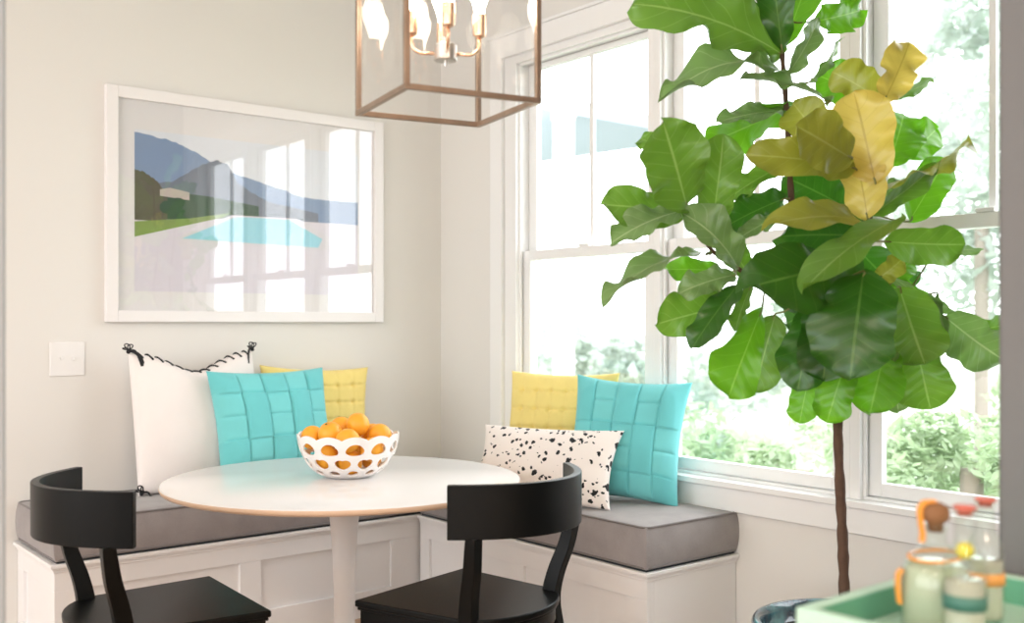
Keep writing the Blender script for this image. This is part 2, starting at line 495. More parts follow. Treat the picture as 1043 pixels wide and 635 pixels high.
# left bench (along the picture wall)
bl = thing('storage_bench', 'white panelled built-in bench box along the left wall below the framed picture', 'bench', (-1.0, -.26, 0))
def rel(root, bm):
    bmesh.ops.translate(bm, verts=bm.verts[:], vec=-Vector(root.location)); return bm
b = bmesh.new()
FY = -.505
shaker(b, -2.036, -.002, FY, [(-2.036, -1.955), (-1.333, -1.243), (-.622, -.002)], 0, .40, 'x', .319, .113)
obj('front_panel', rel(bl, b), BENCHW, bl, bevel=.0015)
b = bmesh.new()
t = .014
box(b, -2.022, -2.002, FY+.034, -.002, 0, .40)
for d in ((-2.0365, -2.020, FY+.0006, -.002, .319, .40), (-2.0365, -2.020, FY+.0006, -.002, 0, .113),
          (-2.0365, -2.020, FY+.0006, FY+.08, .113, .319), (-2.0365, -2.020, -.08, -.002, .113, .319)): box(b, *d)
obj('end_panel', rel(bl, b), BENCHW, bl, bevel=.0015)
b = bmesh.new()
box(b, -2.054, -.002, -.523, -.002, .405, ZL); box(b, -2.047, -.002, -.516, -.002, .397, .405); box(b, -2.041, -.002, -.510, -.002, .386, .397)
obj('seat_board', rel(bl, b), BENCHW, bl, bevel=.003)
# right bench (below the windows)
br_ = thing('storage_bench', 'white panelled built-in bench box below the windows, beside the potted tree', 'bench', (-.26, -1.2, 0))
b = bmesh.new()
FX = -.482
def xs(bm, y0, y1, x0, x1, z0, z1): box(bm, x0, x1, y0, y1, z0, z1)
xs(b, -1.92, -.525, FX+.014, FX+.034, 0, .40); xs(b, -1.92, -.525, FX, FX+.014, .319, .40); xs(b, -1.92, -.525, FX, FX+.014, 0, .113)
for s0, s1 in ((-1.92, -1.82), (-1.255, -1.162), (-.595, -.525)): xs(b, s0, s1, FX, FX+.014, .113, .319)
obj('front_panel', rel(br_, b), BENCHW, br_, bevel=.0015)
b = bmesh.new(); box(b, FX+.034, -.002, -1.92, -1.90, 0, .40); obj('end_panel', rel(br_, b), BENCHW, br_, bevel=.0015)
b = bmesh.new()
box(b, -.5, -.002, -1.937, -.525, .405, ZL); box(b, -.493, -.002, -1.930, -.525, .397, .405); box(b, -.487, -.002, -1.925, -.525, .386, .397)
obj('seat_board', rel(br_, b), BENCHW, br_, bevel=.003)

def cushion(x0, x1, y0, y1, z0, z1, label):
    cx, cy = (x0+x1)/2, (y0+y1)/2
    root = thing('bench_cushion', label, 'cushion', (cx, cy, z0), 0, None)
    w, l, h = x1-x0, y1-y0, z1-z0
    bm = bmesh.new(); n, m_, k = 26, 26, 8
    def pos(u, v, t):
        # u,v,t in -1..1 on a cube, softened edges and belly
        x, y, z = u*w/2, v*l/2, t*h/2
        side = max(abs(u), abs(v)); 
        if abs(t) > .999: z += math.copysign(1, t)*(.007*(1-u**4)*(1-v**4) - (.0 if side < .99 else .004)) if t > 0 else 0
        bul = .010*(1-t*t)
        if abs(u) > .999: x += math.copysign(bul, u)
        if abs(v) > .999: y += math.copysign(bul, v)
        q = Vector((x, y, z)); nz = noise.noise(Vector((x*5+cx, y*5+cy, z*9)))*.0035
        if t > -.99: q += Vector((0, 0, nz)) if abs(t) > .999 else Vector((nz, nz, 0))
        return q
    bmesh.ops.create_cube(bm, size=2)
    bmesh.ops.subdivide_edges(bm, edges=bm.edges[:], cuts=14, use_grid_fill=True)
    for vv in bm.verts:
        vv.co = pos(*vv.co); vv.co.z += h/2
    o = obj('cushion_cover', bm, GREYF, root, smooth=True)
    bv = o.modifiers.new('bevel', 'BEVEL'); bv.width = .012; bv.segments = 3; bv.limit_method = 'ANGLE'; bv.angle_limit = R(50)
    for zz, nm in ((h-.004, 'top'), (.006, 'bottom')):
        bm = bmesh.new(); rr = .03
        pts = []
        for cxs, cys, a0 in ((1, 1, 0), (-1, 1, 90), (-1, -1, 180), (1, -1, 270)):
            for a in range(0, 91, 15):
                aa = R(a0+a); pts.append((cxs*(w/2-rr+.003)+rr*math.cos(aa), cys*(l/2-rr+.003)+rr*math.sin(aa), zz))
        pts.append(pts[0])
        tube(bm, pts, .0042, 8, cap=False)
        obj('piping', bm, GREYP, root, smooth=True)
    b2 = bmesh.new(); box(b2, -w/2+.006, w/2-.006, -l/2+.006, l/2-.006, -.008, .006)
    obj('cushion_underside', b2, DARKBASE, root)
    return root
cushion(-2.035, -.006, -.515, -.006, ZL+.008, .578, 'long grey linen box cushion on the left bench under the white stitched pillow')
cushion(-.492, -.006, -1.925, -.540, ZL+.008, .578, 'shorter grey linen box cushion on the window bench, under the spotted pillow')

# ================================================================ PILLOWS
def pillow(name, label, w, h, t, m, loc, yaw, tilt, rollz=0, disp=None, chop=0, cat='pillow', N=120, concave=.05, color_fn=None):
    root = thing(name, label, cat, loc, 0)
    root.rotation_euler = (-R(tilt), R(rollz), R(yaw))
    bm = bmesh.new()
    def pos(u, v, side):
        m2 = (1-u*u)*(1-v*v)
        x = w/2*u*(1-concave*(1-v*v)); z = h/2*v*(1-concave*.9*(1-u*u))
        if chop and v > 0: z -= chop*h*math.exp(-(u/.5)**2)*v**2.2
        th = t/2*max(m2, 0)**.42
        y = -side*th
        if disp is not None:
            y -= side*disp(u, v, side)*min(1, (m2*6))
        nz = noise.noise(Vector((u*1.7+w*9, v*1.7+yaw, side*3)))*.010*min(1, m2*3)
        return Vector((x, y-side*nz, z+h/2))
    fr = {}; bk = {}
    for i in range(N+1):
        for j in range(N+1):
            u, v = -1+2*i/N, -1+2*j/N
            edge = i in (0, N) or j in (0, N)
            fr[i, j] = bm.verts.new(pos(u, v, 1))
            bk[i, j] = fr[i, j] if edge else bm.verts.new(pos(u, v, -1))
    for i in range(N):
        for j in range(N):
            fq = bm.faces.new((fr[i, j], fr[i+1, j], fr[i+1, j+1], fr[i, j+1]))
            if hasattr(disp, 'is_strap') and disp.is_strap(-1+2*(i+.5)/N, -1+2*(j+.5)/N): fq.material_index = 1
            q = (bk[i, j], bk[i, j+1], bk[i+1, j+1], bk[i+1, j])
            if len(set(q)) == 4:
                try: bm.faces.new(q)
                except ValueError: pass
    o = obj('pillow_cover', bm, [m, TURQ2], root, smooth=True) if hasattr(disp, 'is_strap') else obj('pillow_cover', bm, m, root, smooth=True)
    return root, pos

def wv(u, v, n, seed):
    a = (u+1)/2*n; c = (v+1)/2*n
    i, j = min(int(a), int(n)), min(int(c), int(n))
    return i, j, a-i, c-j, ((j + 2*i + seed) % 4) < 2
def weave(n, seed=0):
    def d(u, v, side):
        i, j, fa, fc, is_v = wv(u, v, n, seed)
        if is_v:
            e = abs(2*fa-1); return .009*(1-e**16) + .003*(1-e*e) - (.006 if e > .93 else 0)
        e = abs(2*fc-1); l = abs(2*fa-1)
        return .009*(1-e**8) - .006 - .002*l**6 - (.006 if l > .93 else 0)
    d.is_strap = lambda u, v: wv(u, v, n, seed)[4]
    return d

def tufts(nx, ny):
    def d(u, v, side):
        a = (u+1)/2*nx; c = (v+1)/2*ny
        da = abs(a-round(a)); dc = abs(c-round(c))
        r = math.sqrt((da*1.1)**2+(dc*1.1)**2)
        hv = -.010*math.exp(-(r/.16)**2)                      # stitched dimples
        hv += -.0065*math.exp(-(dc/.09)**2) - .002*math.exp(-(da/.07)**2)
        hv += .0015*math.sin(a*2*PI*2.0)*math.exp(-(dc/.25)**2)
        return hv + .004
    return d

ZC = .584
wp, wpos = pillow('throw_pillow', 'large white square pillow with black whipstitched edge on the left bench', .56, .585, .20, WHITEF, (-1.365, -.215, ZC), 4, 10, chop=.14, concave=.03)
# whipstitching along the top edge and both yarn bows
b = bmesh.new()
for k in range(13):
    u = -.86+k*1.72/12
    a = wpos(u+.03, .925, 1) + Vector((0, -.004, 0)); top = wpos(u-.015, 1, 1) + Vector((0, 0, .004)); c = wpos(u-.03, .94, -1) + Vector((0, .004, 0))
    tube(b, smoothpts([a, (a+top)/2+Vector((0, -.003, .002)), top, c], 3), .0042, 6)
obj('whipstitch', b, BLKYARN, wp, smooth=True)
for u, v in ((-1, 1), (1, 1), (-.97, -.98)):
    c = wpos(u, v, 1); b = bmesh.new(); s = -1 if u > 0 else 1
    for k in range(3):
        a0 = R(60+50*k)
        pts = [c + Vector((math.cos(a0)*.02*math.sin(q/8*PI)*1.2 + .022*math.sin(q/8*2*PI)*.5, -.008-.004*k, .008+math.sin(a0)*.03*math.sin(q/8*PI))) for q in range(9)]
        tube(b, pts, .0026, 6)
    for k in range(3 if v > 0 and u < 0 else 1):
        tube(b, smoothpts([c+Vector((0, -.01, .008)), c+Vector((s*.022, -.02, .005-.005*k)), c+Vector((s*(.034+.005*k), -.028, -.03)), c+Vector((s*(.040+.006*k), -.034, -.062))], 4), .0048, 6)
    bmesh.ops.create_icosphere(b, subdivisions=2, radius=.009, matrix=Matrix.Translation(c+Vector((0, -.006, .004))))
    obj('yarn_bow', b, BLKYARN, wp, smooth=True)

pillow('throw_pillow', 'yellow tufted pillow on the left bench, behind the turquoise pillow', .565, .50, .11, YELL, (-.785, -.125, ZC), 0, 6, rollz=2.5, disp=tufts(6, 6), concave=.09)
pillow('throw_pillow', 'turquoise basket-woven pillow on the left bench, next to the white pillow', .56, .515, .16, TURQ, (-1.085, -.375, ZC), 3, 15, disp=weave(5), concave=.08)
pillow('throw_pillow', 'yellow tufted pillow on the window bench, behind the spotted pillow', .50, .50, .12, YELL, (-.215, -1.135, ZC), -64, 13, disp=tufts(7, 6), concave=.07)
pillow('throw_pillow', 'turquoise basket-woven pillow leaning against the window sill', .475, .50, .17, TURQ, (-.235, -1.53, ZC), -60, 18, rollz=3, disp=weave(5, 1), concave=.10)
pillow('lumbar_pillow', 'small rectangular white pillow with black spots on the window bench', .60, .325, .12, DALM, (-.52, -1.375, ZC), -64, 30, rollz=0, concave=.09)

# ================================================================ TABLE
TC = Vector((-1.271, -1.223, 0))
tb = thing('pedestal_table', 'round white pedestal table with glossy top and tan edge, before the corner bench', 'table', TC)
TR = .614
b = bmesh.new()
lathe(b, [(0, .7395), (TR-.006, .7395), (TR-.002, .738), (TR, .735)], 128)
lathe(b, [(TR-.012, .729), (0, .729)], 128)
obj('table_top', b, TABW, tb, smooth=True)
b = bmesh.new()
lathe(b, [(TR, .735), (TR+.0005, .728), (TR-.004, .720), (TR-.02, .714), (0, .712)], 128)
obj('table_edge', b, TABEDGE, tb, smooth=True)
b = bmesh.new()
lathe(b, [(.0, .7125), (.115, .711), (.10, .706), (.075, .698), (.062, .68), (.053, .62), (.045, .54), (.040, .44), (.0365, .34), (.036, .26), (.040, .19), (.055, .13), (.09, .085),
          (.15, .05), (.22, .03), (.27, .018), (.285, .010), (.285, 0), (0, 0)], 64)
obj('pedestal', b, TABBASE, tb, smooth=True)

# ================================================================ BOWL
BC = P(354.5, 484, 3.64); BC.z = .7402
bowl = thing('fruit_bowl', 'white openwork ceramic bowl with oval cut-outs holding oranges, on the round table', 'bowl', BC, R(8))
def bowl_bm():
    bm = bmesh.new(); NT, NV = 264, 54; K = 12
    def surf(th, v):
        # v 0 bottom .. 1 rim
        top = .138 + .013*abs(math.cos(K*th/2))**.8
        r = .052 + (.174-.052)*math.sin(v*PI/2*.93)**.9
        z = .004 + top*(1-math.cos(v*PI/2))**.95
        return Vector((r*math.cos(th), r*math.sin(th), z))
    holes = []
    for k in range(K):
        holes.append((2*PI*k/K, .80, .74*PI/K, .092))
        holes.append((2*PI*(k+.5)/K, .565, .70*PI/K, .105))
        holes.append((2*PI*k/K, .345, .60*PI/K, .075))
    def inside(th, v, s=1.0):
        for h0, hv, ra, rb in holes:
            dt = (th-h0+PI) % (2*PI)-PI
            q = (dt/ra)**2+((v-hv)/rb)**2
            if q < s: return (h0, hv, ra, rb, dt, q)
        return None
    V = [[None]*(NV+1) for _ in range(NT)]
    par = {}
    for i in range(NT):
        for j in range(NV+1):
            th, v = 2*PI*i/NT, j/NV
            V[i][j] = bm.verts.new(surf(th, v)); par[V[i][j]] = (th, v)
    for i in range(NT):
        for j in range(NV):
            if inside(2*PI*(i+.5)/NT, (j+.5)/NV): continue
            k = (i+1) % NT
            bm.faces.new((V[i][j], V[k][j], V[k][j+1], V[i][j+1]))
    c0 = bm.verts.new((0, 0, .004))
    for i in range(NT): bm.faces.new((c0, V[(i+1) % NT][0], V[i][0]))
    for v in [v for v in bm.verts if not v.link_faces]: bm.verts.remove(v)
    for v in bm.verts:
        if v in par and v.is_boundary and par[v][1] < .999:
            r_ = inside(*par[v], s=1.9)
            if r_:
                h0, hv, ra, rb, dt, q = r_
                f = 1/math.sqrt(max(q, 1e-4)); v.co = surf(h0+dt*f, hv+(par[v][1]-hv)*f)
    return bm
bo = obj('bowl_shell', bowl_bm(), CHINA, bowl, smooth=True)
sm = bo.modifiers.new('solid', 'SOLIDIFY'); sm.thickness = .006; sm.offset = 1
bv = bo.modifiers.new('bev', 'BEVEL'); bv.width = .0015; bv.segments = 2; bv.limit_method = 'ANGLE'; bv.angle_limit = R(50)

def orange_bm(r):
    bm = bmesh.new(); bmesh.ops.create_uvsphere(bm, u_segments=32, v_segments=20, radius=r)
    for v in bm.verts:
        v.co.z *= .94; a = v.co.normalized().z
        if abs(a) > .93: v.co.z -= math.copysign(.004*(abs(a)-.93)/.07, a)
    return bm
OR = .0425
o0 = obj('orange', orange_bm(OR), ORANGE, None, smooth=True)
b = bmesh.new()
for k in range(5):
    a = 2*PI*k/5
    tube(b, [(0, 0, OR*.9), (.004*math.cos(a), .004*math.sin(a), OR*.905)], [.002, .0012], 6)
cal0 = obj('stem_button', b, ORCALYX, o0, smooth=True)
cr_, cf = Vector((XC[0], YC[0], 0)), Vector((XC[1], YC[1], 0))     # camera right / forward on the ground
def bowlpt(r_, f_, z): return BC + cr_*r_ + cf*f_ + Vector((0, 0, z))
oranges = [
 ((.038, -.005, .166), 'topmost orange of the fruit bowl, on the centre right of the heap'),
 ((.106, .004, .134), 'orange at the right rim of the fruit bowl, below the topmost one'),
 ((-.116, -.012, .126), 'orange at the left rim of the fruit bowl'),
 ((-.038, .045, .140), 'orange behind the front ones in the fruit bowl, left of the topmost one'),
 ((.010, -.096, .121), 'orange at the front centre of the bowl, right behind the scalloped rim'),
 ((.075, .085, .125), 'orange at the back right of the bowl, mostly behind the topmost one'),
 ((-.062, -.052, .128), 'orange between the left rim orange and the front centre orange'),
 ((-.075, -.088, .073), None), ((.088, -.075, .073), None), ((.008, -.062, .054), None), ((-.068, .03, .055), None),
 ((.066, .035, .060), None), ((-.02, .105, .08), None), ((-.002, -.016, .105), None), ((-.10, .065, .10), None)]
cs = [Vector((c[0], c[1], c[2]+.010)) for c, _ in oranges]
for it in range(400):
    for i in range(len(cs)):
        for j in range(i+1, len(cs)):
            d_ = cs[j]-cs[i]; l_ = d_.length
            if l_ < 2*OR:
                wi, wj = (.15 if i < 7 else 1), (.15 if j < 7 else 1)
                push = d_.normalized()*(2*OR-l_)
                cs[i] -= push*wi/(wi+wj); cs[j] += push*wj/(wi+wj)
    for i, c in enumerate(cs):
        c.z = max(c.z, .012+OR)
        # keep inside the bowl: sample its inner profile
        for q in range(1, 20):
            v_ = q/19; rb_ = .052+.122*math.sin(v_*PI/2*.93)**.9 - .004; zb_ = .010+.138*(1-math.cos(v_*PI/2))**.95
            r_ = math.hypot(c.x, c.y); dd_ = math.hypot(r_-rb_, c.z-zb_)
            if dd_ < OR and r_ > 1e-4:
                k_ = (OR-dd_)/max(dd_, 1e-4)
                dr_ = -abs(r_-rb_)*k_; c.x *= (r_+dr_)/r_; c.y *= (r_+dr_)/r_; c.z += abs(c.z-zb_)*k_*.5
for i, (c, lab) in enumerate(oranges):
    c = (cs[i].x, cs[i].y, cs[i].z-.010)
    o = o0 if i == 0 else o0.copy()
    if i:
        link(o); k = cal0.copy(); link(k, o)
    o.location = bowlpt(c[0], c[1], c[2]+.010)
    o.rotation_euler = (rng.uniform(-2, 2), rng.uniform(-2, 2), rng.uniform(0, 6))
    tag(o, lab or 'orange low inside the bowl, seen only through the oval cut-outs', 'orange', 'oranges in the fruit bowl')

# ================================================================ CHAIRS
def klismos(label, loc, rz):
    root = thing('dining_chair', label, 'chair', loc, rz, 'black dining chairs at the table')
    sz = .46
    # seat outline: straight front, tapered, rounded back
    def outline(s=1.0, off=0):
        pts = [(.25, .25), (.25, -.25)]
        pts = []
        fx, fy = .25-off, .252-off
        pts += [(fx, -fy), (fx, fy)]
        bx, by = -.10, .222-off
        pts.append((bx, by))
        for k in range(1, 16):
            a = PI/2*(1 + 2*k/16)
            pts.append((bx + (.15-off)*math.cos(a), by*math.sin(a)))
        pts.append((bx, -by))
        return pts
    b = bmesh.new(); prism(b, outline(), sz-.020, sz); obj('seat', b, BLACK, root, bevel=.005, seg=3)
    b = bmesh.new(); prism(b, outline(off=.012), sz-.072, sz-.026); prism(b, outline(off=.006), sz-.030, sz-.0195)
    obj('seat_frame', b, BLACK, root, bevel=.003)
    # curved back rail
    b = bmesh.new(); n = 28; zt, hgt = .842, .148
    def arc(t, off=0):
        # t -1..1 ; rail bends round the sitter
        ly = t*.288; x = -.142 - .178*(1-abs(t)**2.15)
        return x, ly
    rings = []
    for i in range(n+1):
        t = -1+2*i/n
        x, y = arc(t); x2, y2 = arc(min(1, t+.02)); x1, y1 = arc(max(-1, t-.02))
        tx, ty = x2-x1, y2-y1; l = math.hypot(tx, ty); nx, ny = ty/l, -tx/l
        if nx > 0: nx, ny = -nx, -ny            # outward = to the rear
        th = .012
        lean = 0
        rings.append([b.verts.new((x+nx*th+lean, y+ny*th, zt)), b.verts.new((x-nx*th+lean, y-ny*th, zt)),
                      b.verts.new((x-nx*th, y-ny*th, zt-hgt)), b.verts.new((x+nx*th, y+ny*th, zt-hgt))])
    for r0, r1 in zip(rings, rings[1:]):
        for k in range(4): b.faces.new((r0[k], r0[(k+1) % 4], r1[(k+1) % 4], r1[k]))
    b.faces.new(rings[0]); b.faces.new(rings[-1][::-1])
    obj('back_rail', b, BLACK, root, bevel=.003)
    for s in (-1, 1):
        b = bmesh.new()
        xt, yt = arc(.84*s)
        pts = smoothpts([(xt, yt, zt-hgt+.004), (xt+.004, yt-s*.002, zt-hgt-.03), (xt+.016, yt-s*.012, .60), (xt+.040, yt-s*.030, .52), (xt+.052, yt-s*.040, .455), (xt+.052, yt-s*.042, .40)], 5)
        n_ = len(pts)
        sweep_rect(b, pts, [(.036, .034+.020*i/n_) for i in range(n_)], (0, 1, 0))
        obj('back_post', b, BLACK, root, bevel=.003)
        b = bmesh.new()
        pts = smoothpts([(xt+.050, yt-s*.042, .42), (xt+.020, yt-s*.040, .30), (xt-.04, yt-s*.030, .15), (xt-.13, yt-s*.015, 0)], 5)
        n_ = len(pts); sweep_rect(b, pts, [(.032, .046-.016*i/n_) for i in range(n_)], (0, 1, 0))
        obj('leg', b, BLACK, root, bevel=.003)
        b = bmesh.new()
        pts = smoothpts([(.215, s*.215, .43), (.205, s*.215, .32), (.225, s*.222, .16), (.275, s*.235, 0)], 5)
        n_ = len(pts); sweep_rect(b, pts, [(.034, .044-.014*i/n_) for i in range(n_)], (0, 1, 0))
        obj('leg', b, BLACK, root, bevel=.003)
    return root
klismos('black wooden dining chair with curved back rail, left of the round table', (-2.0, -1.407, 0), R(-3))
klismos('black wooden dining chair with curved back rail, in front of the round table', (-1.22, -1.906, 0), R(104))

# ================================================================ LANTERN
LC = P(453.8, 200, 2.515)
lan = thing('lantern_pendant', 'bronze cube lantern pendant light with clear glass panes and four glowing bulbs', 'pendant light', (LC.x, LC.y, 1.8076), R(-12))
S = .166; LH = .50; t = .0065
b = bmesh.new()
for sx in (-1, 1):
    for sy in (-1, 1): box(b, sx*S-t, sx*S+t, sy*S-t, sy*S+t, 0, LH)
for z in (0, LH):
    for s in (-1, 1):
        box(b, -S+t, S-t, s*S-t, s*S+t, z-t, z+t); box(b, s*S-t, s*S+t, -S-t, S+t, z-t, z+t)
obj('lantern_frame', b, BRONZE, lan, bevel=.0012)
for k in range(4):
    b = bmesh.new(); M_ = Matrix.Rotation(k*PI/2, 4, 'Z')
    box(b, -S+t, S-t, S-.002, S+.001, t, LH-t, M_)
    obj('glass_pane', b, PANE, lan)
b = bmesh.new(); lathe(b, [(0, .113), (.0265, .113), (.028, .115), (.028, .150), (.020, .156), (.008, .158), (.008, .17)], 32)
lathe(b, [(0, .098), (.004, .099), (.005, .106), (.005, .114)], 16)
obj('hub', b, NICKEL, lan, smooth=True).modifiers.new('w', 'EDGE_SPLIT')
b = bmesh.new(); tube(b, [(0, 0, .15), (0, 0, LH+.01)], .007, 12); tube(b, [(0, 0, LH), (0, 0, H-1.8076-.02)], .006, 12)
box(b, -S, S, -.006, .006, LH-.006, LH+.006)
obj('down_rod', b, BRONZE, lan, smooth=True).modifiers.new('w', 'EDGE_SPLIT')
b = bmesh.new(); lathe(b, [(0, 0), (.05, .002), (.06, .01), (.06, .022), (0, .022)], 32, c=(0, 0, H-1.8076-.022)); obj('ceiling_canopy', b, BRONZE, lan, smooth=True)
# arms: camera angles 8, 98, 188, 278 -> local
for k in range(4):
    ang = R(8+90*k - 39.07 + 12)
    d = Vector((math.cos(ang), math.sin(ang), 0)); r0 = .083
    pts = [d*.026+Vector((0, 0, .130)), d*.055+Vector((0, 0, .129))]
    for q in range(1, 7):
        a = q/6*PI/2; pts.append(d*(.055+.028*math.sin(a)) + Vector((0, 0, .129+.028*(1-math.cos(a)))))
    pts.append(d*r0 + Vector((0, 0, .178)))
    b = bmesh.new(); tube(b, pts, .0042, 10); arm = obj('arm', b, COPPER, lan, smooth=True)
    b = bmesh.new(); lathe(b, [(0, .170), (.008, .171), (.015, .176), (.0165, .182), (.0165, .228), (.014, .230), (0, .230)], 24, c=(d.x*r0, d.y*r0, 0))
    so = obj('bulb_socket', b, COPPER, arm, smooth=True); so.modifiers.new('w', 'EDGE_SPLIT')
    b = bmesh.new(); lathe(b, [(0, .2305), (.0125, .2305), (.0135, .245), (.019, .262), (.0265, .280), (.030, .298), (.029, .314), (.022, .329), (.011, .337), (0, .339)], 28, c=(d.x*r0, d.y*r0, 0))
    obj('light_bulb', b, BULB, arm, smooth=True)

# ================================================================ FIDDLE LEAF FIG
base = P(860, 600, 3.0)
PZ = .40
pot = thing('planter', 'dark blue glazed planter pot holding the tall fig tree', 'planter', (base.x, base.y, 0))
b = bmesh.new()
lathe(b, [(0, 0), (.17, 0), (.185, .012), (.205, .10), (.228, .22), (.238, .32), (.240, .355), (.252, .362), (.262, .378), (.264, .398), (.258, .410), (.248, .413), (.238, .408),
          (.230, .39), (.226, .34), (0, .34)], 72)
obj('pot_body', b, GLAZE, pot, smooth=True)
b = bmesh.new(); lathe(b, [(.226, .335), (.225, .352), (.12, .362), (0, .366)], 48)
for v in b.verts: v.co.z += noise.noise(v.co*20)*.006
obj('soil', b, SOIL, pot, smooth=True)

fig = thing('fiddle_leaf_fig', 'tall indoor fig tree with large green and yellow leaves on a thin bare trunk', 'houseplant', (base.x, base.y, .36))
FO = Vector(fig.location)
def T(px, y, d): return P(px, y, d) - FO
trunk_pts = [T(860.5, 646, 3.0), T(860, 602, 3.0), T(858.5, 550, 3.0), T(856, 500, 3.0), T(853.5, 430, 3.0), T(855, 380, 3.0), T(862, 320, 3.0), T(872, 268, 3.0), T(883, 228, 2.98), T(888, 190, 2.98), T(884, 140, 3.0), T(878, 100, 3.02)]
br2 = [T(859, 345, 3.0), T(838, 300, 2.98), T(812, 262, 2.98), T(806, 200, 3.0), T(803, 140, 3.02), T(800, 95, 3.0), T(797, 58, 3.0), T(795, 20, 3.0), T(795, -45, 3.0)]
br3 = [T(856, 352, 3.0), T(830, 322, 2.95), T(800, 305, 2.9), T(775, 290, 2.88), T(752, 274, 2.88), T(728, 258, 2.86), T(714, 240, 2.85)]
br4 = [T(862, 330, 3.0), T(895, 312, 2.98), T(922, 303, 2.98)]
b = bmesh.new()
def branch(pts, r0, r1, knots=0):
    sp = smoothpts(pts, 6); n = len(sp)
    rad = []
    for i in range(n):
        r = r0+(r1-r0)*i/n
        rad.append(r*(1+.10*math.sin(i*2.1)+.06*math.sin(i*5.3)))
    tube(b, sp, rad, 12); return sp
sk = []
sk += branch(trunk_pts, .0165, .0085)
sk += branch(br2, .011, .0055)
sk += branch(br3, .009, .0045)
sk += branch(br4, .009, .005)
obj('trunk', b, BARK, fig, smooth=True)

PROF = [(0, .0), (.03, .10), (.10, .30), (.20, .46), (.32, .53), (.44, .58), (.56, .74), (.68, .93), (.78, 1.0), (.87, .95), (.94, .74), (.98, .42), (1, .0)]
def prof(v):
    for (a, x), (c, y) in zip(PROF, PROF[1:]):
        if v <= c:
            t_ = (v-a)/(c-a); return x+(y-x)*t_
    return 0
PROFR = [(0, 0), (.04, .30), (.12, .62), (.25, .80), (.40, .88), (.55, .95), (.70, 1.0), (.82, .93), (.92, .66), (.975, .34), (1, 0)]
def profr(v):
    for (a, x), (c, y) in zip(PROFR, PROFR[1:]):
        if v <= c:
            t_ = (v-a)/(c-a); return x+(y-x)*t_
    return 0
PETI = mat('petiole', (.22, .22, .07), .5)
def leaf(bx, by, bd, tx, ty, td, wpx, kind, roll=0, sag=.06, fold=.18, ruff=.05, form='f', petiole=True):
    B, Tt = T(bx, by, bd), T(tx, ty, td)
    a = Tt-B; Ln = a.length; a.normalize()
    mid = (B+Tt)/2
    tocam = (CAM-FO-mid).normalized()
    n0 = (tocam - a*tocam.dot(a)).normalized(); s0 = a.cross(n0).normalized()
    rr = R(roll)
    n = n0*math.cos(rr)+s0*math.sin(rr); s = s0*math.cos(rr)-n0*math.sin(rr)
    w = wpx*((bd+td)/2)/F/max(.25, abs(math.cos(rr)))
    w = min(w, Ln*1.15)
    NU, NV_ = 14, 34
    bm = bmesh.new(); uvl = bm.loops.layers.uv.new('UVMap')
    pf = prof if form == 'f' else profr
    ph = rng.uniform(0, 6); ph2 = rng.uniform(0, 6); asym = rng.uniform(-.08, .08)
    curl = rng.uniform(-.25, .25); ruff *= 1.35
    G = {}
    for j in range(NV_+1):
        v = .5-.5*math.cos(PI*j/NV_)
        hw_ = max(pf(v), .004)*w/2
        for i in range(NU+1):
            u = -1+2*i/NU
            wob = 1+.075*math.sin(v*10+ph+(0 if u > 0 else 2.3))+.03*math.sin(v*23+ph2+(0 if u > 0 else 1.1))
            pt = B + a*(v*Ln) + s*(u*hw_*wob*(1+asym*(1 if u > 0 else -1)))
            pt += n*(sag*Ln*(4*v*(1-v)) - sag*Ln*1.2*v**3)
            pt += n*(fold*abs(u)**1.4*hw_)
            pt += n*(ruff*w*1.1*(math.sin(v*14+ph2+(0 if u > 0 else 1.7))+.5*math.sin(v*27+ph))*abs(u)**1.8*min(1, v*4))
            pt += n*(curl*w*u)
            lam = (v*7-abs(u)*1.5) % 1
            pt += n*(-.005*w*(1-abs(2*lam-1))*(1-abs(u)**4)*min(1, v*5))
            G[i, j] = (bm.verts.new(pt), u, v)
    for j in range(NV_):
        for i in range(NU):
            q = [G[i, j], G[i+1, j], G[i+1, j+1], G[i, j+1]]
            f = bm.faces.new([x[0] for x in q])
            for lp, x in zip(f.loops, q): lp[uvl].uv = ((x[1]+1)/2, x[2])
    me = bpy.data.meshes.new('leaf'); bm.to_mesh(me); bm.free()
    me.materials.append(LEAF[kind])
    for p_ in me.polygons: p_.use_smooth = True
    o = bpy.data.objects.new('leaf', me); link(o, fig)
    if kind == 'y': o['label'] = 'yellow leaf'
    # petiole to the closest point on the branches
    if petiole:
        q = min(sk, key=lambda z: (z-B).length)
        dd = (q-B)
        if dd.length > .16: q = B+dd.normalized()*.16
        pb = bmesh.new(); tube(pb, smoothpts([q, (q+B)/2+Vector((0, 0, -.006)), B, B+a*.02], 4), .0028, 8)
        obj('leaf_stem', pb, PETI, o, smooth=True)
    return o
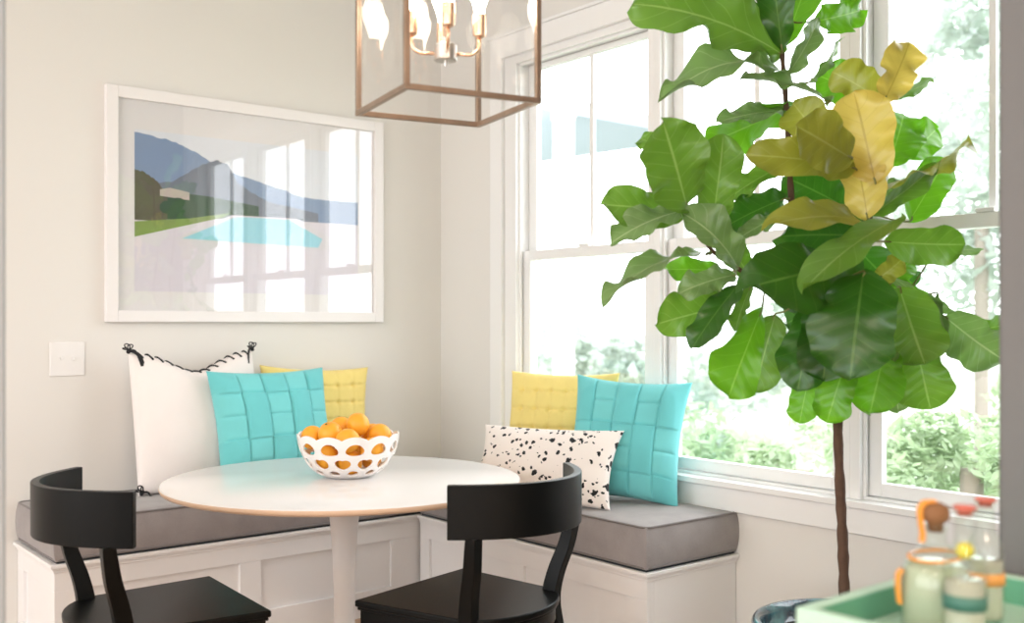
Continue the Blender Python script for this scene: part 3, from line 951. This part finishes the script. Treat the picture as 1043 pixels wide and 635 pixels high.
LV = [
 # bx, by, bd, tx, ty, td, width px, kind, roll, sag, fold, ruff, form
 (798, 56, 3.0, 650, -4, 2.85, 40, 'g', 55, .05, .25, .10, 'r'),
 (802, 78, 3.0, 676, 82, 2.85, 24, 's', 62, .14, .3, .14, 'r'),
 (806, 112, 3.02, 732, 122, 2.9, 24, 's', 30, .04, .3, .15, 'r'),
 (810, 106, 3.05, 718, 148, 3.05, 46, 'b', -30, .02, .2, .12, 'r'),
 (797, 52, 2.98, 783, -50, 2.9, 56, 'd', 10, .03, .15, .05, 'f'),
 (799, 48, 3.04, 838, -60, 3.1, 58, 'b', -10, .03, .15, .05, 'f'),
 (830, 22, 3.05, 880, 10, 3.15, 34, 'b', 10, .03, .15, .14, 'r'),
 (802, 76, 2.97, 836, 18, 2.95, 22, 's', 35, .05, .3, .1, 'r'),
 (824, 84, 3.02, 858, 40, 3.1, 15, 's', 50, .03, .3, .08, 'r'),
 (846, 104, 2.95, 756, 76, 2.9, 20, 's', 60, .05, .3, .1, 'r'),
 (893, 102, 3.08, 832, 76, 3.1, 44, 'b', 0, .04, .2, .08, 'r'),
 (898, 102, 2.92, 848, 72, 2.95, 36, 'o', 20, .04, .2, .08, 'r'),
 (900, 104, 2.85, 928, 42, 2.85, 40, 'y', 15, .05, .2, .14, 'r'),
 (903, 98, 3.0, 950, 84, 3.05, 18, 'g', 30, .04, .2, .06, 'r'),
 (892, 188, 2.80, 870, 92, 2.80, 62, 'y', 5, .04, .15, .06, 'r'),
 (868, 162, 2.72, 812, 128, 2.62, 58, 'o', 10, .03, .2, .04, 'r'),
 (872, 172, 2.80, 764, 156, 2.68, 40, 'o', 15, .06, .25, .06, 'r'),
 (842, 152, 2.9, 808, 104, 2.95, 42, 'o', 20, .03, .2, .04, 'r'),
 (800, 168, 2.98, 736, 205, 2.95, 24, 'g', 40, .04, .25, .06, 'r'),
 (700, 212, 2.78, 676, 124, 2.68, 72, 'g', 5, .05, .2, .07, 'r'),
 (724, 236, 2.84, 738, 136, 2.80, 48, 'g', 10, .05, .2, .07, 'r'),
 (695, 216, 2.86, 614, 208, 2.78, 46, 'g', 8, .03, .2, .05, 'r'),
 (698, 214, 2.80, 622, 244, 2.74, 26, 's', 45, .05, .25, .08, 'r'),
 (672, 152, 2.9, 652, 140, 2.95, 22, 'g', 20, .05, .2, .1, 'r'),
 (752, 274, 2.80, 696, 212, 2.74, 38, 's', 35, .10, .4, .06, 'r'),
 (724, 258, 2.84, 612, 298, 2.68, 20, 's', 62, .08, .3, .12, 'r'),
 (738, 276, 3.0, 678, 274, 3.0, 28, 'b', 10, .03, .2, .08, 'r'),
 (750, 280, 2.82, 692, 297, 2.76, 26, 's', 30, .05, .3, .1, 'r'),
 (745, 310, 2.94, 669, 330, 2.92, 44, 'g', 5, .04, .2, .06, 'r'),
 (754, 288, 2.80, 704, 354, 2.76, 34, 'd', 20, .04, .25, .05, 'r'),
 (766, 290, 2.84, 748, 337, 2.82, 18, 'g', 30, .04, .25, .08, 'r'),
 (776, 316, 2.82, 742, 404, 2.76, 54, 'b', 5, .04, .18, .05, 'f'),
 (790, 320, 2.98, 768, 400, 3.0, 46, 'g', 5, .04, .18, .05, 'r'),
 (866, 270, 2.78, 768, 290, 2.62, 80, 'd', 10, .05, .15, .03, 'r'),
 (872, 240, 2.88, 796, 240, 2.82, 50, 'd', 15, .04, .2, .04, 'r'),
 (800, 202, 2.98, 735, 232, 2.92, 28, 'd', 20, .04, .3, .10, 'r'),
 (800, 218, 2.92, 752, 242, 2.88, 22, 's', 30, .04, .3, .08, 'r'),
 (856, 208, 3.05, 800, 180, 3.02, 48, 'd', 10, .04, .2, .06, 'r'),
 (884, 228, 2.78, 792, 222, 2.62, 38, 'o', 35, .08, .3, .05, 'r'),
 (884, 224, 2.80, 870, 150, 2.84, 44, 'y', 15, .04, .2, .05, 'r'),
 (906, 168, 3.05, 922, 114, 3.12, 52, 'b', 5, .04, .15, .06, 'r'),
 (924, 160, 3.1, 956, 130, 3.18, 38, 'b', 5, .04, .15, .06, 'r'),
 (888, 192, 2.86, 992, 148, 2.76, 24, 'o', 58, .05, .3, .10, 'r'),
 (886, 220, 2.84, 958, 166, 2.80, 26, 'g', 25, .04, .3, .06, 'r'),
 (926, 226, 3.02, 964, 162, 3.08, 40, 'b', 5, .03, .15, .04, 'r'),
 (902, 212, 2.95, 922, 184, 2.95, 24, 's', 20, .03, .2, .06, 'r'),
 (900, 246, 2.80, 984, 250, 2.72, 42, 'g', 12, .04, .2, .04, 'r'),
 (918, 222, 2.68, 818, 289, 2.52, 40, 'g', 38, .05, .25, .04, 'r'),
 (955, 250, 2.9, 1002, 256, 2.9, 14, 's', 45, .03, .2, .05, 'r'),
 (880, 276, 2.62, 866, 384, 2.52, 88, 'd', 3, .05, .12, .04, 'r'),
 (916, 292, 2.80, 942, 372, 2.78, 68, 'g', 5, .04, .15, .04, 'r'),
 (934, 352, 2.88, 948, 418, 2.88, 54, 'g', 5, .04, .15, .03, 'r'),
 (903, 352, 2.86, 886, 422, 2.84, 54, 'b', 5, .04, .15, .04, 'r'),
 (912, 372, 2.98, 915, 421, 3.0, 26, 's', 10, .04, .15, .05, 'r'),
 (862, 368, 2.88, 842, 431, 2.88, 40, 'b', 5, .04, .15, .04, 'r'),
 (826, 378, 2.94, 814, 432, 2.94, 32, 'b', 10, .04, .15, .04, 'r'),
 (832, 312, 2.78, 812, 398, 2.74, 52, 'd', 5, .05, .15, .04, 'r'),
 (852, 296, 2.74, 838, 388, 2.70, 62, 'd', 5, .05, .15, .04, 'r'),
 (962, 322, 2.92, 1022, 368, 2.84, 52, 's', 15, .05, .3, .10, 'r'),
 (966, 338, 2.98, 1026, 332, 2.98, 26, 'g', 25, .05, .3, .10, 'r'),
 (906, 292, 2.96, 928, 264, 3.0, 26, 'b', 10, .03, .2, .05, 'r'),
 (958, 318, 3.02, 902, 288, 3.02, 28, 'b', 10, .03, .2, .05, 'r'),
 (905, 279, 2.92, 974, 320, 2.88, 22, 's', 40, .05, .3, .08, 'r'),
 (954, 298, 2.9, 964, 344, 2.86, 16, 's', 30, .04, .3, .08, 'r'),
 (892, 286, 2.86, 920, 264, 2.84, 20, 'o', 25, .03, .3, .05, 'r'),
 (772, 14, 3.05, 735, -18, 3.0, 20, 'd', 20, .03, .2, .1, 'r'),
 # leaves deeper in the crown
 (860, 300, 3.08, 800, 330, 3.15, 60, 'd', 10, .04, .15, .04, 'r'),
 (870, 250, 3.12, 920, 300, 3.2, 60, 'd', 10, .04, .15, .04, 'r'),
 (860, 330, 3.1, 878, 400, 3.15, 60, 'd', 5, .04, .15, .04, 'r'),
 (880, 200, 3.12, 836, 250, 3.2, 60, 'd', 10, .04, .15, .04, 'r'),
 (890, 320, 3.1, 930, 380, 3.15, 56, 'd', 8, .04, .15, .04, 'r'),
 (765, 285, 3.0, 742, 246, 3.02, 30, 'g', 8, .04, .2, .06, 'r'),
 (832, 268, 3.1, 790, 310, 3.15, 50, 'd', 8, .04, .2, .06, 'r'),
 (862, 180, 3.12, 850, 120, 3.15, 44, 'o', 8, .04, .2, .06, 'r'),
]
for L_ in LV:
    leaf(*L_[:12], form=L_[12])

# ================================================================ TRAY TABLE + BOTTLES
tz = .855
TX0, TX1, TY0, TY1 = -1.781, -1.325, -4.02, -3.455
cart = thing('tray_table', 'mint green tray table with bottles on it, in the near right corner', 'side table', ((TX0+TX1)/2, (TY0+TY1)/2, 0))
cx, cy = cart.location.x, cart.location.y
hx, hy = (TX1-TX0)/2, (TY1-TY0)/2
b = bmesh.new(); rw = .022
box(b, -hx, -hx+rw, -hy, hy, tz-.055, tz); box(b, hx-rw, hx, -hy, hy, tz-.055, tz)
box(b, -hx+rw, hx-rw, hy-rw, hy, tz-.055, tz); box(b, -hx+rw, hx-rw, -hy, -hy+rw, tz-.055, tz)
obj('tray_rim', b, MINT, cart, bevel=.004)
b = bmesh.new(); box(b, -hx+rw, hx-rw, -hy+rw, hy-rw, tz-.055, tz-.045)
obj('tray_floor', b, MINT, cart)
b = bmesh.new()
box(b, -hx+rw, hx-rw, hy-rw-.003, hy-rw, tz-.045, tz-.003); box(b, -hx+rw, -hx+rw+.003, -hy+rw, hy-rw, tz-.045, tz-.003); box(b, hx-rw-.003, hx-rw, -hy+rw, hy-rw, tz-.045, tz-.003)
obj('tray_lining', b, MINTD, cart)
for sx in (-1, 1):
    for sy in (-1, 1):
        b = bmesh.new(); tube(b, [(sx*(hx-.03), sy*(hy-.03), 0), (sx*(hx-.03), sy*(hy-.03), tz-.05)], .011, 12)
        obj('leg', b, BRASS, cart, smooth=True)
TF = tz-.045
def liquid(name, col, a=.5):
    m = bpy.data.materials.new(name); m.use_nodes = True
    b_ = m.node_tree.nodes['Principled BSDF']
    b_.inputs['Base Color'].default_value = (*col, 1); b_.inputs['Roughness'].default_value = .08
    b_.inputs['Transmission Weight'].default_value = a; b_.inputs['IOR'].default_value = 1.35
    return m
BGL = glassy('bottle_glass', (.95, .98, .95), ior=1.5)
LIQ1 = liquid('cream_liquid', (.56, .60, .45), .25)
LIQ2 = liquid('clear_liquid', (.86, .84, .72), .6)
# wide bottle with leather strap
def at(px, d): q = P(px, 500, d); return (q.x, q.y, TF)
w1 = thing('liquor_bottle', 'wide cloudy bottle with orange leather strap and cork stopper, leftmost on the mint tray', 'bottle', at(953, 1.55))
PR = [(0, .002), (.046, .002), (.049, .010), (.050, .10), (.047, .125), (.036, .150), (.020, .170), (.0155, .180), (.0155, .202), (.018, .204), (.018, .210), (.012, .210)]
b = bmesh.new(); lathe(b, PR, 40); obj('bottle_glass', b, BGL, w1, smooth=True)
b = bmesh.new(); lathe(b, [(0, .006), (.044, .006), (.0465, .012), (.0475, .10), (.044, .124), (.038, .136), (0, .136)], 40); obj('liquid', b, LIQ1, w1, smooth=True)
b = bmesh.new(); lathe(b, [(0, .196), (.011, .196), (.012, .212), (.018, .216), (.021, .228), (.019, .243), (.010, .250), (0, .251)], 28); obj('cork_stopper', b, CORK, w1, smooth=True)
b = bmesh.new()
cl = (-cr_)  # strap hangs on the picture-left side
pts = [Vector((0, 0, .2535)), cl*.016+Vector((0, 0, .251)), cl*.0235+Vector((0, 0, .238)), cl*.0225+Vector((0, 0, .215)), cl*.0195+Vector((0, 0, .19)), cl*.0215+Vector((0, 0, .176))]
sweep_rect(b, smoothpts(pts, 4), [(.016, .004)]*(len(pts)*4-3), (cf.x, cf.y, 0))
obj('leather_strap', b, ORLEATH, w1, bevel=.001)
b = bmesh.new(); ring = []
for k in range(33):
    a = 2*PI*k/32; z = .150-.004*math.cos(a-math.atan2(cl.y, cl.x)); rr_ = .0378+.0
    ring.append((rr_*math.cos(a), rr_*math.sin(a), z))
tube(b, ring, .003, 6, cap=False)
obj('leather_collar', b, ORLEATH, w1, smooth=True)
b = bmesh.new()
pts = [cl*.050+Vector((0, 0, .125)), cl*.056+Vector((0, 0, .115)), cl*.0565+Vector((0, 0, .09)), cl*.054+Vector((0, 0, .06))]
sweep_rect(b, smoothpts(pts, 4), [(.014, .004)]*13, (cf.x, cf.y, 0)); obj('strap_tail', b, ORLEATH, w1, bevel=.001)

w1.scale = (1, 1, .80)

def slimbottle(label, loc, sc, ballcol, h=.255):
    t_ = thing('liquor_bottle', label, 'bottle', loc)
    b = bmesh.new()
    lathe(b, [(0, .002), (.026*sc, .002), (.028*sc, .008), (.028*sc, h*.56), (.024*sc, h*.66), (.015*sc, h*.74), (.0135, h*.80), (.0135, h*.95), (.015, h*.955), (.015, h*.98), (.011, h*.98)], 32)
    obj('bottle_glass', b, BGL, t_, smooth=True)
    b = bmesh.new(); lathe(b, [(0, .006), (.0245*sc, .006), (.0255*sc, .012), (.0255*sc, h*.50), (0, h*.50)], 32); obj('liquid', b, LIQ2, t_, smooth=True)
    b = bmesh.new(); lathe(b, [(0, h*.94), (.0105, h*.94), (.0105, h*.985), (.016, h*.986), (.0165, h*1.0), (.014, h*1.01), (0, h*1.01)], 24); obj('cap', b, REDCAP, t_, smooth=True)
    b = bmesh.new(); lathe(b, [(.0284*sc, h*.31), (.0288*sc, h*.31), (.0288*sc, h*.41), (.0284*sc, h*.41)], 32); obj('label_band', b, LABELGR if ballcol else LABELOR, t_, smooth=True)
    if ballcol:
        b = bmesh.new(); bmesh.ops.create_uvsphere(b, u_segments=20, v_segments=14, radius=.0125, matrix=Matrix.Translation((0, 0, h*.70)))
        obj('neck_seal', b, ballcol, t_, smooth=True)
    return t_
YB = mat('yellow_seal', (.62, .52, .04), .4)
slimbottle('slim bottle with red cap and yellow neck, middle bottle on the mint tray', at(983, 1.47), 1.05, YB, .208)
slimbottle('clear bottle with red cap beside the grey wall end, rightmost on mint tray', at(1004, 1.63), 1.0, None, .192)

# ================================================================ OUTSIDE
LAWN = mat('lawn', (.33, .38, .29), .95, var=.3, vscale=2)
b = bmesh.new(); box(b, .6, 60, -40, 40, -.75, -.6); struct('ground', b, LAWN)
def folmat(nm, c):
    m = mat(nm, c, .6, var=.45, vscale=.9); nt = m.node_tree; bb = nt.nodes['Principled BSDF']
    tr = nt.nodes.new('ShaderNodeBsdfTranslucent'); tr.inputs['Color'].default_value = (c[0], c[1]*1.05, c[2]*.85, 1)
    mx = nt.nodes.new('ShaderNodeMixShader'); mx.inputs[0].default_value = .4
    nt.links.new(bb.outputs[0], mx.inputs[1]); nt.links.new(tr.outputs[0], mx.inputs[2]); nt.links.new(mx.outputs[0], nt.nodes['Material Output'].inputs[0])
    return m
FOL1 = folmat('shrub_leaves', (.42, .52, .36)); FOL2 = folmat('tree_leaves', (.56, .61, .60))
TRK = mat('garden_trunk', (.30, .26, .22), .9)
def leafcloud(r, n, ls, seed):
    rg = random.Random(seed); bm = bmesh.new()
    cl_ = [(Vector((rg.gauss(0, .5), rg.gauss(0, .5), rg.gauss(0, .5))), rg.uniform(.25, .5)) for _ in range(14)]
    for _ in range(n):
        c, cr2 = rg.choice(cl_); d = Vector((rg.gauss(0, 1), rg.gauss(0, 1), rg.gauss(0, 1))).normalized()
        p = (c + d*cr2*rg.uniform(.75, 1))
        p = Vector((p.x*r[0], p.y*r[1], p.z*r[2]))
        a = Vector((rg.gauss(0, 1), rg.gauss(0, 1), rg.gauss(0, .6))).normalized(); s_ = a.cross(Vector((rg.gauss(0, .4), rg.gauss(0, .4), 1))).normalized()
        l = ls*rg.uniform(.6, 1.3)
        v = [bm.verts.new(p-a*l), bm.verts.new(p+s_*l*.42-a*l*.1), bm.verts.new(p+a*l), bm.verts.new(p-s_*l*.42-a*l*.1)]
        bm.faces.new(v)
    return bm
def garden(name, label, cat, px, ytop, ybot, d, rw_, m, n, ls, seed, grp=None):
    top = P(px, ytop, d); bot = P(px, ybot, d)
    t_ = thing(name, label, cat, (top.x, top.y, -.6), 0, grp)
    zc = (top.z+bot.z)/2+.6; rz_ = max(.4, (top.z-bot.z)/2*.75)
    bm = leafcloud((rw_, rw_, rz_), n, ls, seed); bmesh.ops.translate(bm, verts=bm.verts[:], vec=(0, 0, zc))
    obj('foliage', bm, m, t_)
    b = bmesh.new(); tube(b, smoothpts([(0, 0, 0), (.04, .02, zc*.5), (0, 0, zc)], 4), [.05+.02*rw_]*9, 8); obj('trunk', b, TRK, t_, smooth=True)
garden('garden_shrub', 'leafy green shrub outside, low behind the right windowpane above the bottles', 'shrub', 990, 395, 560, 5.4, .55, FOL1, 3600, .045, 1, 'shrubs outside the windows')
garden('garden_shrub', 'leafy green shrub outside, low behind the middle window left of the tree trunk', 'shrub', 815, 400, 560, 7.0, .65, FOL1, 3000, .05, 2, 'shrubs outside the windows')
garden('garden_shrub', 'pale green shrub outside, behind the turquoise pillow on the window bench', 'shrub', 725, 385, 560, 9.0, .8, FOL1, 1300, .08, 3, 'shrubs outside the windows')
garden('garden_shrub', 'leafy shrub outside, directly behind the fig trunk and window post', 'shrub', 915, 410, 570, 8.6, .8, FOL1, 1300, .08, 4, 'shrubs outside the windows')
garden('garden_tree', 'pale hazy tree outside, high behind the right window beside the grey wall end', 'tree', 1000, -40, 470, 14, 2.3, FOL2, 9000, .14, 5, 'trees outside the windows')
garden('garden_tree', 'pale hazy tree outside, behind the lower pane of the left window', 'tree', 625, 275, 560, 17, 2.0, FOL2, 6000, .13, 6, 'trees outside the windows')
# neighbouring porch: soffit and white column
PORCH = mat('porch_soffit', (.34, .38, .45), .8); PW = mat('porch_white', (.9, .9, .9), .6)
po = thing('neighbour_porch', 'blue-grey porch roof on a white column outside the left window', 'porch', (P(574, 330, 8.45).x, P(574, 330, 8.45).y, -.6))
def soff(px, y): return P(px, y, (3.0-CAM.z)*F/(CYP-y))
pp = [soff(530, 108), soff(585, 117), soff(664, 131), soff(700, 138), soff(690, 146), soff(640, 152), soff(585, 160), soff(530, 168)]
b = bmesh.new(); prism(b, [(q.x-po.location.x, q.y-po.location.y) for q in pp], 3.6, 3.72); obj('porch_roof', b, PORCH, po)
b = bmesh.new(); box(b, -.085, .085, -.085, .085, 0, 3.6, Matrix.Rotation(R(-39), 4, 'Z')); box(b, -.14, .14, -.14, .14, 0, .2, Matrix.Rotation(R(-39), 4, 'Z')); box(b, -.10, .10, -.10, .10, 3.56, 3.6, Matrix.Rotation(R(-39), 4, 'Z'))
obj('column', b, PW, po)

# ================================================================ LIGHT
w = bpy.data.worlds.new('sky'); scn.world = w; w.use_nodes = True
bg = w.node_tree.nodes['Background']; bg.inputs[0].default_value = (.93, .965, 1, 1); bg.inputs[1].default_value = 4.6
def portal(name, loc, rot, sx, sy):
    l = bpy.data.lights.new(name, 'AREA'); l.shape = 'RECTANGLE'; l.size = sx; l.size_y = sy; l.energy = 1
    l.cycles.is_portal = True
    o = bpy.data.objects.new(name, l); o.location = loc; o.rotation_euler = rot; link(o)
portal('sky_portal_window', (.2, -1.9, 1.6), (0, R(90), 0), 1.9, 2.8)
portal('sky_portal_west', (-6.55, -3.7, 1.6), (0, R(-90), 0), 2.2, 7.3)
portal('sky_portal_back', (-4.05, -7.55, 1.65), (R(90), 0, 0), 1.8, 1.6)

# unseen warm fill lights, added behind the camera to warm the shaded walls
FILLM = emis('fill_glow', (1, .80, .58), 20)
for i, (x, y) in enumerate(((-4.6, -5.6), (-2.4, -6.2), (-4.9, -3.0))):
    l = thing('fill_light', ['added round warm fill light over the room behind, middle', 'added round warm fill light nearest the back wall', 'added round warm fill light on the far left side'][i], 'fill light', (x, y, H-.05), 0, 'added ceiling fill lights')
    b = bmesh.new(); lathe(b, [(0, 0), (.10, .002), (.12, .02), (.12, .05), (0, .05)], 32); obj('fill_disc', b, FILLM, l, smooth=True)
    ld = bpy.data.lights.new('fill_area', 'AREA'); ld.shape = 'DISK'; ld.size = .5; ld.energy = 32; ld.color = (1, .78, .58)
    lo = bpy.data.objects.new('fill_area', ld); lo.location = (x, y, H-.08); link(lo)

# ================================================================ CAMERA
cd = bpy.data.cameras.new('camera'); cam = bpy.data.objects.new('camera', cd); link(cam)
cam.location = CAM
yaw = math.atan2(YC[1], XC[1])
cam.rotation_euler = (PI/2, 0, yaw-PI/2)
cd.sensor_width = 36; cd.lens = F/1043*36
cd.shift_y = (CYP-317.5)/1043
cd.clip_start = .02
cd.dof.use_dof = True; cd.dof.focus_distance = 3.5; cd.dof.aperture_fstop = 2.2
scn.camera = cam
scn.view_settings.view_transform = 'Standard'; scn.view_settings.look = 'None'
scn.view_settings.gamma = 1; scn.view_settings.use_curve_mapping = False
scn.view_settings.exposure = 0.22
scn.cycles.max_bounces = 10; scn.cycles.transparent_max_bounces = 16
